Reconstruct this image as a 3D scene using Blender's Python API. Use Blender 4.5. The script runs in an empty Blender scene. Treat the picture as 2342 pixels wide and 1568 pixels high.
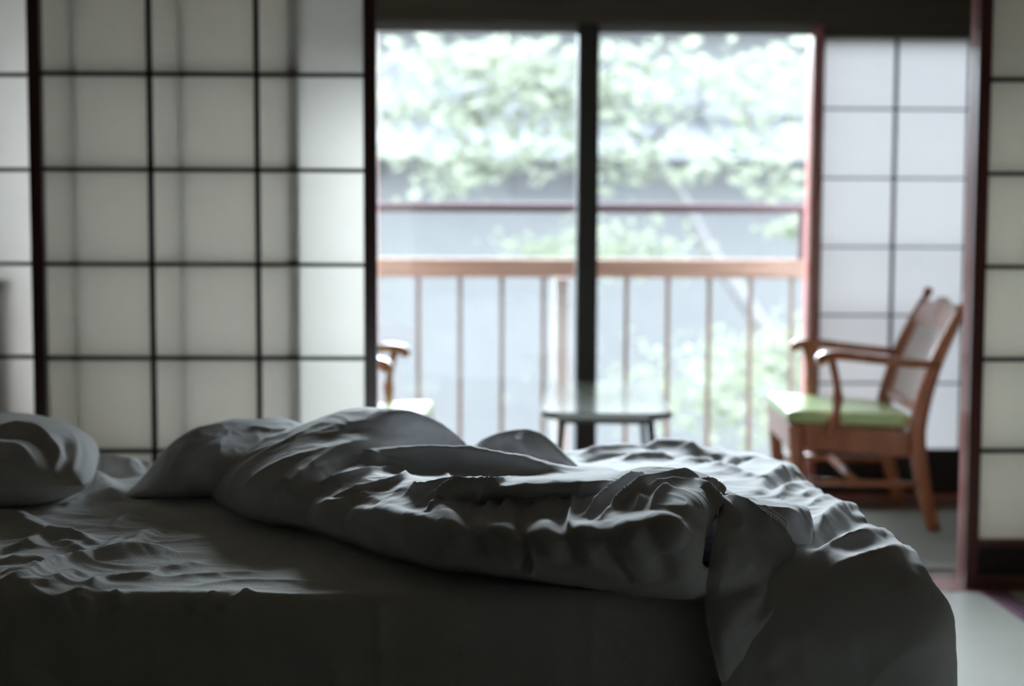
import bpy, math, random
import numpy as np
from mathutils import Matrix, Vector

random.seed(7)
rng = np.random.default_rng(11)
scene = bpy.context.scene
col = scene.collection

# ------------------------------------------------------------------ camera
FPX, W, H = 3253.0, 2342, 1568            # focal length and frame in pixels
CAM_Z = 0.90
PITCH, YAW, ROLL = math.radians(4.2), math.radians(1.4), math.radians(0.2)
_fw = np.array([math.sin(YAW) * math.cos(PITCH), math.cos(YAW) * math.cos(PITCH), -math.sin(PITCH)])
_rt0 = np.array([math.cos(YAW), -math.sin(YAW), 0.0])
_up0 = np.cross(_rt0, _fw)
_rt = _rt0 * math.cos(ROLL) + _up0 * math.sin(ROLL)
_up = -_rt0 * math.sin(ROLL) + _up0 * math.cos(ROLL)
_C = np.array([0.0, 0.0, CAM_Z])


def ray(u, v):
    return _fw * FPX + _rt * (u - W / 2) + _up * (H / 2 - v)


def atz(u, v, z):
    d = ray(u, v)
    return _C + d * ((z - CAM_Z) / d[2])


def aty(u, v, y):
    d = ray(u, v)
    return _C + d * (y / d[1])


def proj(P):
    q = np.asarray(P, float) - _C
    w = q @ _fw
    return np.stack([W / 2 + FPX * (q @ _rt) / w, H / 2 - FPX * (q @ _up) / w], -1)


cam_data = bpy.data.cameras.new('camera')
cam = bpy.data.objects.new('camera', cam_data)
col.objects.link(cam)
cam_data.sensor_width = 36.0
cam_data.sensor_fit = 'HORIZONTAL'
cam_data.lens = FPX * 36.0 / W
cam_data.clip_start = 0.02
cam_data.clip_end = 300
M = Matrix(((_rt[0], _up[0], -_fw[0], 0), (_rt[1], _up[1], -_fw[1], 0), (_rt[2], _up[2], -_fw[2], CAM_Z), (0, 0, 0, 1)))
cam.matrix_world = M
cam_data.dof.use_dof = True
cam_data.dof.focus_distance = 1.95
cam_data.dof.aperture_fstop = 2.6
scene.camera = cam

# ------------------------------------------------------------------ sky and exposure
world = bpy.data.worlds.new('overcast_sky')
scene.world = world
world.use_nodes = True
wn = world.node_tree.nodes
wn['Background'].inputs[0].default_value = (0.78, 0.868, 1.0, 1)
wn['Background'].inputs[1].default_value = 33.0
sun_d = bpy.data.lights.new('hazy_sun', 'SUN')
sun_d.energy = 5.8
sun_d.angle = math.radians(14)
sun_d.color = (0.86, 0.93, 1.0)
sun = bpy.data.objects.new('hazy_sun', sun_d)
col.objects.link(sun)
# low hazy sun beyond the house, near the window axis
_az, _el = math.radians(1.0), math.radians(18.5)
sun.rotation_euler = Vector((math.sin(_az) * math.cos(_el), math.cos(_az) * math.cos(_el), math.sin(_el))).to_track_quat('Z', 'Y').to_euler()
sun.location = (-1, 30, 10)
# the window openings, as sampling guides for the daylight (they give off no light)
for _x0, _x1, _z1 in ((-.35, 1.15, 1.62), (1.16, 2.26, 1.60), (-1.445, -.405, 1.60)):
    _pd = bpy.data.lights.new('daylight_portal', 'AREA')
    _pd.shape = 'RECTANGLE'
    _pd.size, _pd.size_y = _x1 - _x0, _z1
    _pd.cycles.is_portal = True
    _po = bpy.data.objects.new('daylight_portal', _pd)
    col.objects.link(_po)
    _po.location = ((_x0 + _x1) / 2, 4.99, _z1 / 2)
    _po.rotation_euler = (math.radians(-90), 0, 0)
vs = scene.view_settings
vs.view_transform = 'Standard'
vs.look = 'None'
vs.exposure = 0.0
vs.gamma = 1.0
vs.use_curve_mapping = False
try:
    scene.cycles.max_bounces = 14
    scene.cycles.diffuse_bounces = 6
    scene.cycles.transmission_bounces = 10
    scene.cycles.transparent_max_bounces = 12
    scene.cycles.sample_clamp_indirect = 6.0
except Exception:
    pass


# ------------------------------------------------------------------ helpers: objects
def tag(o, label=None, cat=None, group=None, kind=None):
    if label:
        o['label'] = label
    if cat:
        o['category'] = cat
    if group:
        o['group'] = group
    if kind:
        o['kind'] = kind
    return o


def empty(name, loc=(0, 0, 0), rz=0.0):
    o = bpy.data.objects.new(name, None)
    o.empty_display_size = 0.1
    o.location = loc
    o.rotation_euler = (0, 0, rz)
    col.objects.link(o)
    return o


class MB:
    """collects shapes and links them as one mesh object"""

    def __init__(self):
        self.v, self.f, self.sm = [], [], []

    def add(self, vs_, fs_, smooth=False):
        n = len(self.v)
        self.v.extend([tuple(map(float, p)) for p in vs_])
        self.f.extend([tuple(i + n for i in f) for f in fs_])
        self.sm.extend([smooth] * len(fs_))
        return self

    def box(self, x0, x1, y0, y1, z0, z1, b=0.0):
        if b <= 0:
            vv = [(x, y, z) for x in (x0, x1) for y in (y0, y1) for z in (z0, z1)]
            ff = [(0, 1, 3, 2), (4, 6, 7, 5), (0, 4, 5, 1), (2, 3, 7, 6), (0, 2, 6, 4), (1, 5, 7, 3)]
            return self.add(vv, ff)
        b = min(b, (x1 - x0) * .45, (y1 - y0) * .45, (z1 - z0) * .45)
        vv, idx = [], {}
        for ix, x in enumerate((x0, x1)):
            for iy, y in enumerate((y0, y1)):
                for iz, z in enumerate((z0, z1)):
                    sx, sy, sz = (1, -1)[ix], (1, -1)[iy], (1, -1)[iz]
                    idx[ix, iy, iz, 0] = len(vv); vv.append((x, y + sy * b, z + sz * b))
                    idx[ix, iy, iz, 1] = len(vv); vv.append((x + sx * b, y, z + sz * b))
                    idx[ix, iy, iz, 2] = len(vv); vv.append((x + sx * b, y + sy * b, z))
        ff = []
        for s in (0, 1):
            ff.append([idx[s, a, c, 0] for a, c in ((0, 0), (0, 1), (1, 1), (1, 0))][::1 if s == 0 else -1])
            ff.append([idx[a, s, c, 1] for a, c in ((0, 0), (1, 0), (1, 1), (0, 1))][::1 if s == 0 else -1])
            ff.append([idx[a, c, s, 2] for a, c in ((0, 0), (0, 1), (1, 1), (1, 0))][::1 if s == 0 else -1])
        for a in (0, 1):
            for c in (0, 1):
                ff.append([idx[0, a, c, 1], idx[1, a, c, 1], idx[1, a, c, 2], idx[0, a, c, 2]])
                ff.append([idx[a, 0, c, 0], idx[a, 1, c, 0], idx[a, 1, c, 2], idx[a, 0, c, 2]])
                ff.append([idx[a, c, 0, 0], idx[a, c, 1, 0], idx[a, c, 1, 1], idx[a, c, 0, 1]])
        for a in (0, 1):
            for c in (0, 1):
                for e in (0, 1):
                    ff.append([idx[a, c, e, k] for k in (0, 1, 2)])
        return self.add(vv, ff)

    def tube(self, pts, radii, n=10, cap=True, flat=1.0, side=None):
        pts = [Vector(p) for p in pts]
        if not hasattr(radii, '__len__'):
            radii = [radii] * len(pts)
        vv, ff = [], []
        prev = None
        for i, p in enumerate(pts):
            t = (pts[min(i + 1, len(pts) - 1)] - pts[max(i - 1, 0)]).normalized()
            ref = Vector(side) if side else (prev if prev is not None else (Vector((0, 0, 1)) if abs(t.z) < .9 else Vector((1, 0, 0))))
            a = (ref - t * ref.dot(t)).normalized()
            b = t.cross(a)
            prev = a
            for k in range(n):
                an = 2 * math.pi * k / n
                vv.append(p + a * math.cos(an) * radii[i] + b * math.sin(an) * radii[i] * flat)
        for i in range(len(pts) - 1):
            for k in range(n):
                k2 = (k + 1) % n
                ff.append((i * n + k, i * n + k2, (i + 1) * n + k2, (i + 1) * n + k))
        if cap:
            ff.append(tuple(range(n - 1, -1, -1)))
            ff.append(tuple((len(pts) - 1) * n + k for k in range(n)))
        return self.add(vv, ff, True)

    def ball(self, c, r, n=12, m=8, sx=1, sy=1, sz=1):
        vv, ff = [], []
        for i in range(m + 1):
            th = math.pi * i / m
            for k in range(n):
                ph = 2 * math.pi * k / n
                vv.append((c[0] + r * sx * math.sin(th) * math.cos(ph), c[1] + r * sy * math.sin(th) * math.sin(ph), c[2] + r * sz * math.cos(th)))
        for i in range(m):
            for k in range(n):
                k2 = (k + 1) % n
                ff.append((i * n + k, (i + 1) * n + k, (i + 1) * n + k2, i * n + k2))
        return self.add(vv, ff, True)

    def bar(self, p0, p1, w, d, side=(0, 1, 0), w1=None, d1=None, b=0.0):
        """rectangular bar from p0 to p1; w across, d along side"""
        p0, p1 = Vector(p0), Vector(p1)
        t = (p1 - p0).normalized()
        s = Vector(side)
        s = (s - t * s.dot(t)).normalized()
        a = t.cross(s)
        w1 = w if w1 is None else w1
        d1 = d if d1 is None else d1
        vv = []
        for p, ww, dd in ((p0, w, d), (p1, w1, d1)):
            for x, y in ((-1, -1), (1, -1), (1, 1), (-1, 1)):
                vv.append(p + a * x * ww / 2 + s * y * dd / 2)
        ff = [(3, 2, 1, 0), (4, 5, 6, 7)] + [(k, (k + 1) % 4, 4 + (k + 1) % 4, 4 + k) for k in range(4)]
        return self.add(vv, ff)

    def build(self, name, mat, parent=None, label=None, cat=None, group=None, kind=None):
        me = bpy.data.meshes.new(name)
        me.from_pydata(self.v, [], self.f)
        if any(self.sm):
            me.polygons.foreach_set('use_smooth', self.sm)
        me.materials.append(mat)
        me.update()
        o = bpy.data.objects.new(name, me)
        col.objects.link(o)
        o.parent = parent
        return tag(o, label, cat, group, kind)


def grid_mesh(P, closed_u=False):
    """P (nu,nv,3) -> verts, faces"""
    nu, nv = P.shape[:2]
    i = np.arange(nu - 1)[:, None] * nv + np.arange(nv - 1)[None, :]
    f = np.stack([i, i + nv, i + nv + 1, i + 1], -1).reshape(-1, 4)
    return P.reshape(-1, 3), f


def np_obj(name, Vt, Ft, mat, parent=None, label=None, cat=None, group=None, kind=None, smooth=True):
    me = bpy.data.meshes.new(name)
    Vt = np.ascontiguousarray(Vt, dtype=np.float32)
    Ft = np.ascontiguousarray(Ft, dtype=np.int32)
    n, k = Ft.shape
    me.vertices.add(len(Vt))
    me.vertices.foreach_set('co', Vt.ravel())
    me.loops.add(n * k)
    me.loops.foreach_set('vertex_index', Ft.ravel())
    me.polygons.add(n)
    me.polygons.foreach_set('loop_start', np.arange(n, dtype=np.int32) * k)
    me.polygons.foreach_set('use_smooth', np.full(n, smooth))
    me.materials.append(mat)
    me.update(calc_edges=True)
    me.validate()
    o = bpy.data.objects.new(name, me)
    col.objects.link(o)
    o.parent = parent
    return tag(o, label, cat, group, kind)


def copy_tree(o, parent=None):
    c = o.copy()
    col.objects.link(c)
    c.parent = parent
    for ch in list(o.children):
        copy_tree(ch, c)
    return c


# ------------------------------------------------------------------ helpers: materials
def new_mat(name):
    m = bpy.data.materials.new(name)
    m.use_nodes = True
    nt = m.node_tree
    return m, nt, nt.nodes, nt.links, nt.nodes['Principled BSDF']


def noise_mat(name, c0, c1, scale=(8, 8, 8), rough=0.6, bump=0.0, bscale=None, spec=0.5, detail=4.0, coat=0.0, rvar=0.0):
    m, nt, N, L, B = new_mat(name)
    tc = N.new('ShaderNodeTexCoord')
    mp = N.new('ShaderNodeMapping')
    mp.inputs['Scale'].default_value = scale
    nz = N.new('ShaderNodeTexNoise')
    nz.inputs['Scale'].default_value = 1.0
    nz.inputs['Detail'].default_value = detail
    rp = N.new('ShaderNodeValToRGB')
    rp.color_ramp.elements[0].position = 0.3
    rp.color_ramp.elements[1].position = 0.7
    rp.color_ramp.elements[0].color = (*c0, 1)
    rp.color_ramp.elements[1].color = (*c1, 1)
    L.new(tc.outputs['Object'], mp.inputs['Vector'])
    L.new(mp.outputs['Vector'], nz.inputs['Vector'])
    L.new(nz.outputs['Fac'], rp.inputs['Fac'])
    L.new(rp.outputs['Color'], B.inputs['Base Color'])
    B.inputs['Roughness'].default_value = rough
    B.inputs['Specular IOR Level'].default_value = spec
    if coat:
        B.inputs['Coat Weight'].default_value = coat
        B.inputs['Coat Roughness'].default_value = 0.12
    if bump:
        bp = N.new('ShaderNodeBump')
        bp.inputs['Strength'].default_value = bump
        bp.inputs['Distance'].default_value = 0.002
        src = nz
        if bscale:
            mp2 = N.new('ShaderNodeMapping')
            mp2.inputs['Scale'].default_value = bscale
            n2 = N.new('ShaderNodeTexNoise')
            n2.inputs['Scale'].default_value = 1.0
            n2.inputs['Detail'].default_value = 3.0
            L.new(tc.outputs['Object'], mp2.inputs['Vector'])
            L.new(mp2.outputs['Vector'], n2.inputs['Vector'])
            src = n2
        L.new(src.outputs['Fac'], bp.inputs['Height'])
        L.new(bp.outputs['Normal'], B.inputs['Normal'])
    return m


def paper_mat(name, tint, trans=0.7, fwd=0.0):
    m, nt, N, L, B = new_mat(name)
    N.remove(B)
    out = N['Material Output']
    tc = N.new('ShaderNodeTexCoord')
    nz = N.new('ShaderNodeTexNoise')
    nz.inputs['Scale'].default_value = 14
    nz.inputs['Detail'].default_value = 6
    rp = N.new('ShaderNodeValToRGB')
    rp.color_ramp.elements[0].color = (*[c * .95 for c in tint], 1)
    rp.color_ramp.elements[1].color = (*tint, 1)
    df = N.new('ShaderNodeBsdfDiffuse')
    tr = N.new('ShaderNodeBsdfTranslucent')
    mx = N.new('ShaderNodeMixShader')
    mx.inputs['Fac'].default_value = trans
    L.new(tc.outputs['Object'], nz.inputs['Vector'])
    L.new(nz.outputs['Fac'], rp.inputs['Fac'])
    L.new(rp.outputs['Color'], df.inputs['Color'])
    L.new(rp.outputs['Color'], tr.inputs['Color'])
    src = tr
    if fwd:
        # washi scatters part of the light forwards
        rf_ = N.new('ShaderNodeBsdfRefraction')
        rf_.inputs['Roughness'].default_value = 0.9
        rf_.inputs['IOR'].default_value = 1.5
        L.new(rp.outputs['Color'], rf_.inputs['Color'])
        src = N.new('ShaderNodeMixShader')
        src.inputs['Fac'].default_value = fwd
        L.new(tr.outputs['BSDF'], src.inputs[1])
        L.new(rf_.outputs['BSDF'], src.inputs[2])
    L.new(df.outputs['BSDF'], mx.inputs[1])
    L.new(src.outputs[0], mx.inputs[2])
    L.new(mx.outputs['Shader'], out.inputs['Surface'])
    return m


def glass_mat():
    m, nt, N, L, B = new_mat('window_glass')
    N.remove(B)
    out = N['Material Output']
    t = N.new('ShaderNodeBsdfTransparent')
    t.inputs['Color'].default_value = (0.96, 0.985, 0.975, 1)
    g = N.new('ShaderNodeBsdfGlossy')
    g.inputs['Roughness'].default_value = 0.01
    fr = N.new('ShaderNodeFresnel')
    fr.inputs['IOR'].default_value = 1.45
    mx = N.new('ShaderNodeMixShader')
    L.new(fr.outputs['Fac'], mx.inputs['Fac'])
    L.new(t.outputs['BSDF'], mx.inputs[1])
    L.new(g.outputs['BSDF'], mx.inputs[2])
    L.new(mx.outputs['Shader'], out.inputs['Surface'])
    return m


def cloth_mat(name, c0, c1, weave=900, bump=0.35, sheen=0.25, wrinkle=0.5):
    m, nt, N, L, B = new_mat(name)
    tc = N.new('ShaderNodeTexCoord')
    nz = N.new('ShaderNodeTexNoise')
    nz.inputs['Scale'].default_value = 7
    nz.inputs['Detail'].default_value = 5
    rp = N.new('ShaderNodeValToRGB')
    rp.color_ramp.elements[0].position = .3
    rp.color_ramp.elements[1].position = .7
    rp.color_ramp.elements[0].color = (*c0, 1)
    rp.color_ramp.elements[1].color = (*c1, 1)
    L.new(tc.outputs['Object'], nz.inputs['Vector'])
    L.new(nz.outputs['Fac'], rp.inputs['Fac'])
    L.new(rp.outputs['Color'], B.inputs['Base Color'])
    B.inputs['Roughness'].default_value = 0.85
    B.inputs['Specular IOR Level'].default_value = 0.25
    B.inputs['Sheen Weight'].default_value = sheen
    B.inputs['Sheen Roughness'].default_value = 0.5
    # fine crumple
    n2 = N.new('ShaderNodeTexNoise')
    n2.inputs['Scale'].default_value = 38
    n2.inputs['Detail'].default_value = 6
    n2.inputs['Roughness'].default_value = 0.6
    n2.inputs['Distortion'].default_value = 0.6
    b1 = N.new('ShaderNodeBump')
    b1.inputs['Strength'].default_value = wrinkle
    b1.inputs['Distance'].default_value = 0.0025
    L.new(tc.outputs['Object'], n2.inputs['Vector'])
    L.new(n2.outputs['Fac'], b1.inputs['Height'])
    # weave
    w1 = N.new('ShaderNodeTexNoise')
    w1.inputs['Scale'].default_value = weave
    w1.inputs['Detail'].default_value = 1
    b2 = N.new('ShaderNodeBump')
    b2.inputs['Strength'].default_value = bump
    b2.inputs['Distance'].default_value = 0.0004
    L.new(tc.outputs['Object'], w1.inputs['Vector'])
    L.new(w1.outputs['Fac'], b2.inputs['Height'])
    L.new(b1.outputs['Normal'], b2.inputs['Normal'])
    L.new(b2.outputs['Normal'], B.inputs['Normal'])
    return m


def tatami_mat():
    m, nt, N, L, B = new_mat('tatami_rush')
    tc = N.new('ShaderNodeTexCoord')
    wv = N.new('ShaderNodeTexWave')
    wv.wave_type = 'BANDS'
    wv.bands_direction = 'Y'
    wv.inputs['Scale'].default_value = 60
    wv.inputs['Distortion'].default_value = 0.4
    wv.inputs['Detail'].default_value = 1
    nz = N.new('ShaderNodeTexNoise')
    nz.inputs['Scale'].default_value = 5
    nz.inputs['Detail'].default_value = 6
    rp = N.new('ShaderNodeValToRGB')
    rp.color_ramp.elements[0].color = (0.58, 0.57, 0.50, 1)
    rp.color_ramp.elements[1].color = (0.70, 0.69, 0.62, 1)
    L.new(tc.outputs['Object'], wv.inputs['Vector'])
    L.new(tc.outputs['Object'], nz.inputs['Vector'])
    L.new(nz.outputs['Fac'], rp.inputs['Fac'])
    L.new(rp.outputs['Color'], B.inputs['Base Color'])
    bp = N.new('ShaderNodeBump')
    bp.inputs['Strength'].default_value = 0.25
    bp.inputs['Distance'].default_value = 0.001
    L.new(wv.outputs['Fac'], bp.inputs['Height'])
    L.new(bp.outputs['Normal'], B.inputs['Normal'])
    B.inputs['Roughness'].default_value = 0.30
    B.inputs['Specular IOR Level'].default_value = 1.0
    return m


def leaf_mat(name, c):
    m, nt, N, L, B = new_mat(name)
    N.remove(B)
    out = N['Material Output']
    oi = N.new('ShaderNodeTexCoord')
    nz = N.new('ShaderNodeTexNoise')
    nz.inputs['Scale'].default_value = 1.7
    rp = N.new('ShaderNodeValToRGB')
    rp.color_ramp.elements[0].position = .3
    rp.color_ramp.elements[1].position = .7
    rp.color_ramp.elements[0].color = (*[x * .75 for x in c], 1)
    rp.color_ramp.elements[1].color = (*c, 1)
    d = N.new('ShaderNodeBsdfDiffuse')
    t = N.new('ShaderNodeBsdfTranslucent')
    mx = N.new('ShaderNodeMixShader')
    mx.inputs['Fac'].default_value = .45
    L.new(oi.outputs['Object'], nz.inputs['Vector'])
    L.new(nz.outputs['Fac'], rp.inputs['Fac'])
    L.new(rp.outputs['Color'], d.inputs['Color'])
    L.new(rp.outputs['Color'], t.inputs['Color'])
    L.new(d.outputs['BSDF'], mx.inputs[1])
    L.new(t.outputs['BSDF'], mx.inputs[2])
    L.new(mx.outputs['Shader'], out.inputs['Surface'])
    return m


MAT = {}
MAT['lacquer'] = noise_mat('dark_shoji_wood', (0.012, 0.009, 0.008), (0.022, 0.015, 0.012), (30, 30, 2), 0.45, 0.1)
MAT['redwood'] = noise_mat('reddish_brown_wood', (0.33, 0.115, 0.10), (0.44, 0.17, 0.15), (40, 40, 2.5), 0.32, 0.1, coat=.35)  # raised to carry window light on the stacked screen's edge
MAT['shadedred'] = noise_mat('shaded_red_brown_wood', (0.028, 0.010, 0.008), (0.048, 0.017, 0.013), (40, 40, 2.5), 0.35, 0.1, coat=.4)  # the red wood again, room-side shade put into the colour
MAT['halfshadedred'] = noise_mat('half_shaded_red_brown_wood', (0.085, 0.026, 0.02), (0.125, 0.04, 0.032), (40, 40, 2.5), 0.35, 0.1, coat=.3)  # the red wood again, partly darkened for its shaded front
MAT['litrail'] = noise_mat('lit_window_rail', (0.20, 0.20, 0.20), (0.27, 0.27, 0.27), (3, 40, 40), 0.5, 0.1)  # grey stands in for daylight caught by the top rail
MAT['post'] = noise_mat('dark_post_wood', (0.018, 0.016, 0.014), (0.03, 0.025, 0.02), (40, 40, 2), 0.5, 0.15)
MAT['lintel'] = noise_mat('dark_lintel_wood', (0.05, 0.04, 0.03), (0.075, 0.06, 0.045), (2, 40, 40), 0.6, 0.1)
MAT['railwood'] = noise_mat('orange_brown_wood', (0.13, 0.066, 0.042), (0.20, 0.115, 0.078), (3, 40, 40), 0.55, 0.1)
MAT['uprail'] = noise_mat('mauve_brown_wood', (0.05, 0.032, 0.035), (0.075, 0.048, 0.052), (3, 40, 40), 0.85, 0.1, spec=.2)
MAT['baluster'] = noise_mat('baluster_wood', (0.05, 0.03, 0.017), (0.09, 0.05, 0.03), (40, 40, 3), 0.5, 0.1)
MAT['floorwood'] = noise_mat('veranda_board_wood', (0.13, 0.075, 0.05), (0.20, 0.12, 0.085), (3, 50, 50), 0.3, 0.1, coat=.3)
MAT['deckwood'] = noise_mat('weathered_deck_wood', (0.30, 0.28, 0.26), (0.42, 0.39, 0.36), (3, 50, 50), 0.7, 0.1)
MAT['paper'] = paper_mat('shoji_paper', (0.97, 0.935, 0.84), 0.58, 0.45)
MAT['paper_out'] = paper_mat('window_shoji_paper', (0.90, 0.90, 0.88), 0.053)
MAT['paper_dimmed'] = paper_mat('dimmed_shoji_paper', (0.97, 0.935, 0.85), 0.30, 0.15)  # same paper, transmission lowered to dim the single-layer strip
MAT['paper_brightened'] = paper_mat('brightened_shoji_paper', (0.98, 0.95, 0.87), 0.84, 0.45)  # same paper, transmission raised so the doubled panes stay bright
MAT['paper_boosted'] = paper_mat('boosted_window_shoji_paper', (0.92, 0.92, 0.90), 0.31)  # window paper with transmission raised to brighten the screens in front
MAT['glass'] = glass_mat()
MAT['wall'] = noise_mat('sand_plaster', (0.185, 0.18, 0.15), (0.22, 0.21, 0.18), (60, 60, 60), 0.95, 0.4)
MAT['ceiling'] = noise_mat('cedar_ceiling', (0.27, 0.215, 0.145), (0.34, 0.27, 0.185), (2, 30, 30), 0.7, 0.1)
MAT['tatami'] = tatami_mat()
MAT['heri'] = noise_mat('purple_tatami_border', (0.16, 0.07, 0.12), (0.24, 0.11, 0.17), (120, 120, 120), 0.6, 0.3)
MAT['floorbase'] = noise_mat('subfloor', (0.1, 0.08, 0.06), (0.13, 0.1, 0.08), (4, 4, 4), 0.9)
MAT['sheet'] = cloth_mat('grey_sheet_cotton', (0.75, 0.745, 0.72), (0.80, 0.795, 0.77), wrinkle=.55)
MAT['duvet'] = cloth_mat('grey_duvet_cotton', (0.63, 0.635, 0.65), (0.69, 0.695, 0.71), wrinkle=.3)
MAT['pillow'] = cloth_mat('grey_pillow_cotton', (0.66, 0.655, 0.63), (0.72, 0.715, 0.69), wrinkle=.35)
MAT['mattress'] = cloth_mat('mattress_ticking', (0.45, 0.44, 0.42), (0.5, 0.49, 0.47))
MAT['bedwood'] = noise_mat('bed_base_wood', (0.06, 0.04, 0.03), (0.09, 0.06, 0.045), (3, 30, 30), 0.5)
MAT['chairwood'] = noise_mat('chair_wood', (0.34, 0.105, 0.042), (0.50, 0.175, 0.075), (30, 30, 4), 0.3, 0.1, coat=.5)
MAT['green'] = noise_mat('lime_green_upholstery', (0.56, 0.76, 0.32), (0.64, 0.82, 0.40), (300, 300, 300), 0.24, 0.12, spec=.9)
MAT['cane'] = noise_mat('woven_cane', (0.56, 0.44, 0.42), (0.74, 0.62, 0.60), (120, 120, 120), 0.28, 0.4)
MAT['tabletop'] = noise_mat('lacquered_tabletop', (0.16, 0.17, 0.13), (0.22, 0.23, 0.18), (20, 20, 20), 0.08, coat=1.0)
MAT['blackmetal'] = noise_mat('dark_green_black_metal', (0.008, 0.014, 0.012), (0.012, 0.02, 0.018), (20, 20, 20), 0.35)
MAT['mat'] = noise_mat('grey_woven_mat', (0.30, 0.31, 0.27), (0.40, 0.41, 0.37), (160, 160, 160), 0.75, 0.6)
MAT['cabinet'] = noise_mat('cabinet_wood', (0.26, 0.16, 0.09), (0.34, 0.22, 0.13), (3, 3, 30), 0.5, 0.1)
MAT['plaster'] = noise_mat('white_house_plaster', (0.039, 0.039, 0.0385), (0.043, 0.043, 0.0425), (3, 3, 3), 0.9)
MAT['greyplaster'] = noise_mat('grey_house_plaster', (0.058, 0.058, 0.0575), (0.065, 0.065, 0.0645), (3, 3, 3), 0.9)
MAT['rooftile'] = noise_mat('pale_roof_tile', (0.036, 0.037, 0.039), (0.045, 0.046, 0.049), (8, 8, 8), 0.6, 0.1)
MAT['housewood'] = noise_mat('house_dark_wood', (0.014, 0.014, 0.014), (0.02, 0.02, 0.02), (4, 4, 4), 0.7)
MAT['housepane'] = noise_mat('house_window_pane', (0.012, 0.014, 0.016), (0.016, 0.018, 0.02), (2, 2, 2), 0.4)
MAT['bark'] = noise_mat('grey_bark', (0.035, 0.032, 0.031), (0.05, 0.047, 0.046), (20, 20, 6), 0.9, 0.5)
MAT['leafA'] = leaf_mat('pale_maple_leaf', (0.138, 0.148, 0.112))
MAT['leafB'] = leaf_mat('green_shrub_leaf', (0.120, 0.132, 0.094))
MAT['ground'] = noise_mat('gravel_ground', (0.05, 0.05, 0.047), (0.065, 0.065, 0.062), (30, 30, 30), 0.95)

# ------------------------------------------------------------------ the room
YF = 3.60            # room face of the sliding screens
YB = 4.92            # plane of the veranda window
XL, XR = -1.45, 2.27
TOPK = 1.80          # underside of the screen lintel


def struct(name, label):
    return tag(empty(name), label, None, None, 'structure')


# tatami floor: each mat a piece with its two cloth borders
fl = MB().box(XL, XR, -1.7, 3.57, -0.12, -0.055).build('floor', MAT['floorbase'], label='tatami mat floor of the dim bedroom', kind='structure')
fl['category'] = 'floor'
mats = [(-0.455, 0.433, 1.78, 3.57, 1), (0.437, 1.325, 1.78, 3.57, 1), (1.329, 2.217, 1.78, 3.57, 1), (-1.347, -0.459, 1.78, 3.57, 1),
        (-0.455, 0.433, -0.02, 1.776, 1), (0.437, 1.325, -0.02, 1.776, 1), (1.329, 2.217, -0.02, 1.776, 1), (-1.347, -0.459, -0.02, 1.776, 1)]
for x0, x1, y0, y1, o_ in mats:
    t = MB().box(x0, x1, y0, y1, -0.055, 0.0, 0.004).build('tatami_mat', MAT['tatami'], fl)
    for a, b in ((x0, x0 + .032), (x1 - .032, x1)):
        MB().box(a, b, y0, y1, -0.002, 0.0015).build('border_cloth', MAT['heri'], t)

MB().box(XL - .1, XL, -1.8, 5.0, -0.1, 2.45).build('wall_left', MAT['wall'], label='sand plaster wall at the head of the bed', cat='wall', kind='structure')
MB().box(XR, XR + .1, -1.8, 5.0, -0.1, 2.45).build('wall_right', MAT['wall'], label='sand plaster side wall opposite the bed head', cat='wall', kind='structure')
MB().box(XL - .1, XR + .1, -1.8, -1.7, -0.1, 2.45).build('wall_back', MAT['wall'], label='sand plaster wall facing the sliding screens', cat='wall', kind='structure')
ce = MB().box(XL - .1, XR + .1, -1.8, 5.0, 2.40, 2.50).build('ceiling', MAT['ceiling'], label='dark cedar board ceiling of the bedroom', cat='ceiling', kind='structure')
MB().box(XL, XR, 3.60, 3.68, TOPK + .05, 2.40).build('wall_front', MAT['wall'], label='plaster band above the sliding screen opening', cat='wall', kind='structure')
MB().box(XL, XR, 3.57, 3.72, TOPK, TOPK + .05, .004).build('trim_1', MAT['lacquer'], label='dark wooden lintel track above the screens', cat='trim', kind='structure')
MB().box(XL, XR, 3.57, 3.72, -0.12, 0.0, .003).build('trim_2', MAT['redwood'], label='wooden threshold track below the screens', cat='trim', kind='structure')
MB().box(XL, -1.325, 3.58, 3.70, 0, TOPK, .004).build('trim_3', MAT['lacquer'], label='dark post between bed-head wall and screens', cat='trim', kind='structure')
MB().box(2.145, XR, 3.58, 3.70, 0, TOPK, .004).build('trim_4', MAT['lacquer'], label='dark post between side wall and screens', cat='trim', kind='structure')


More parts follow.
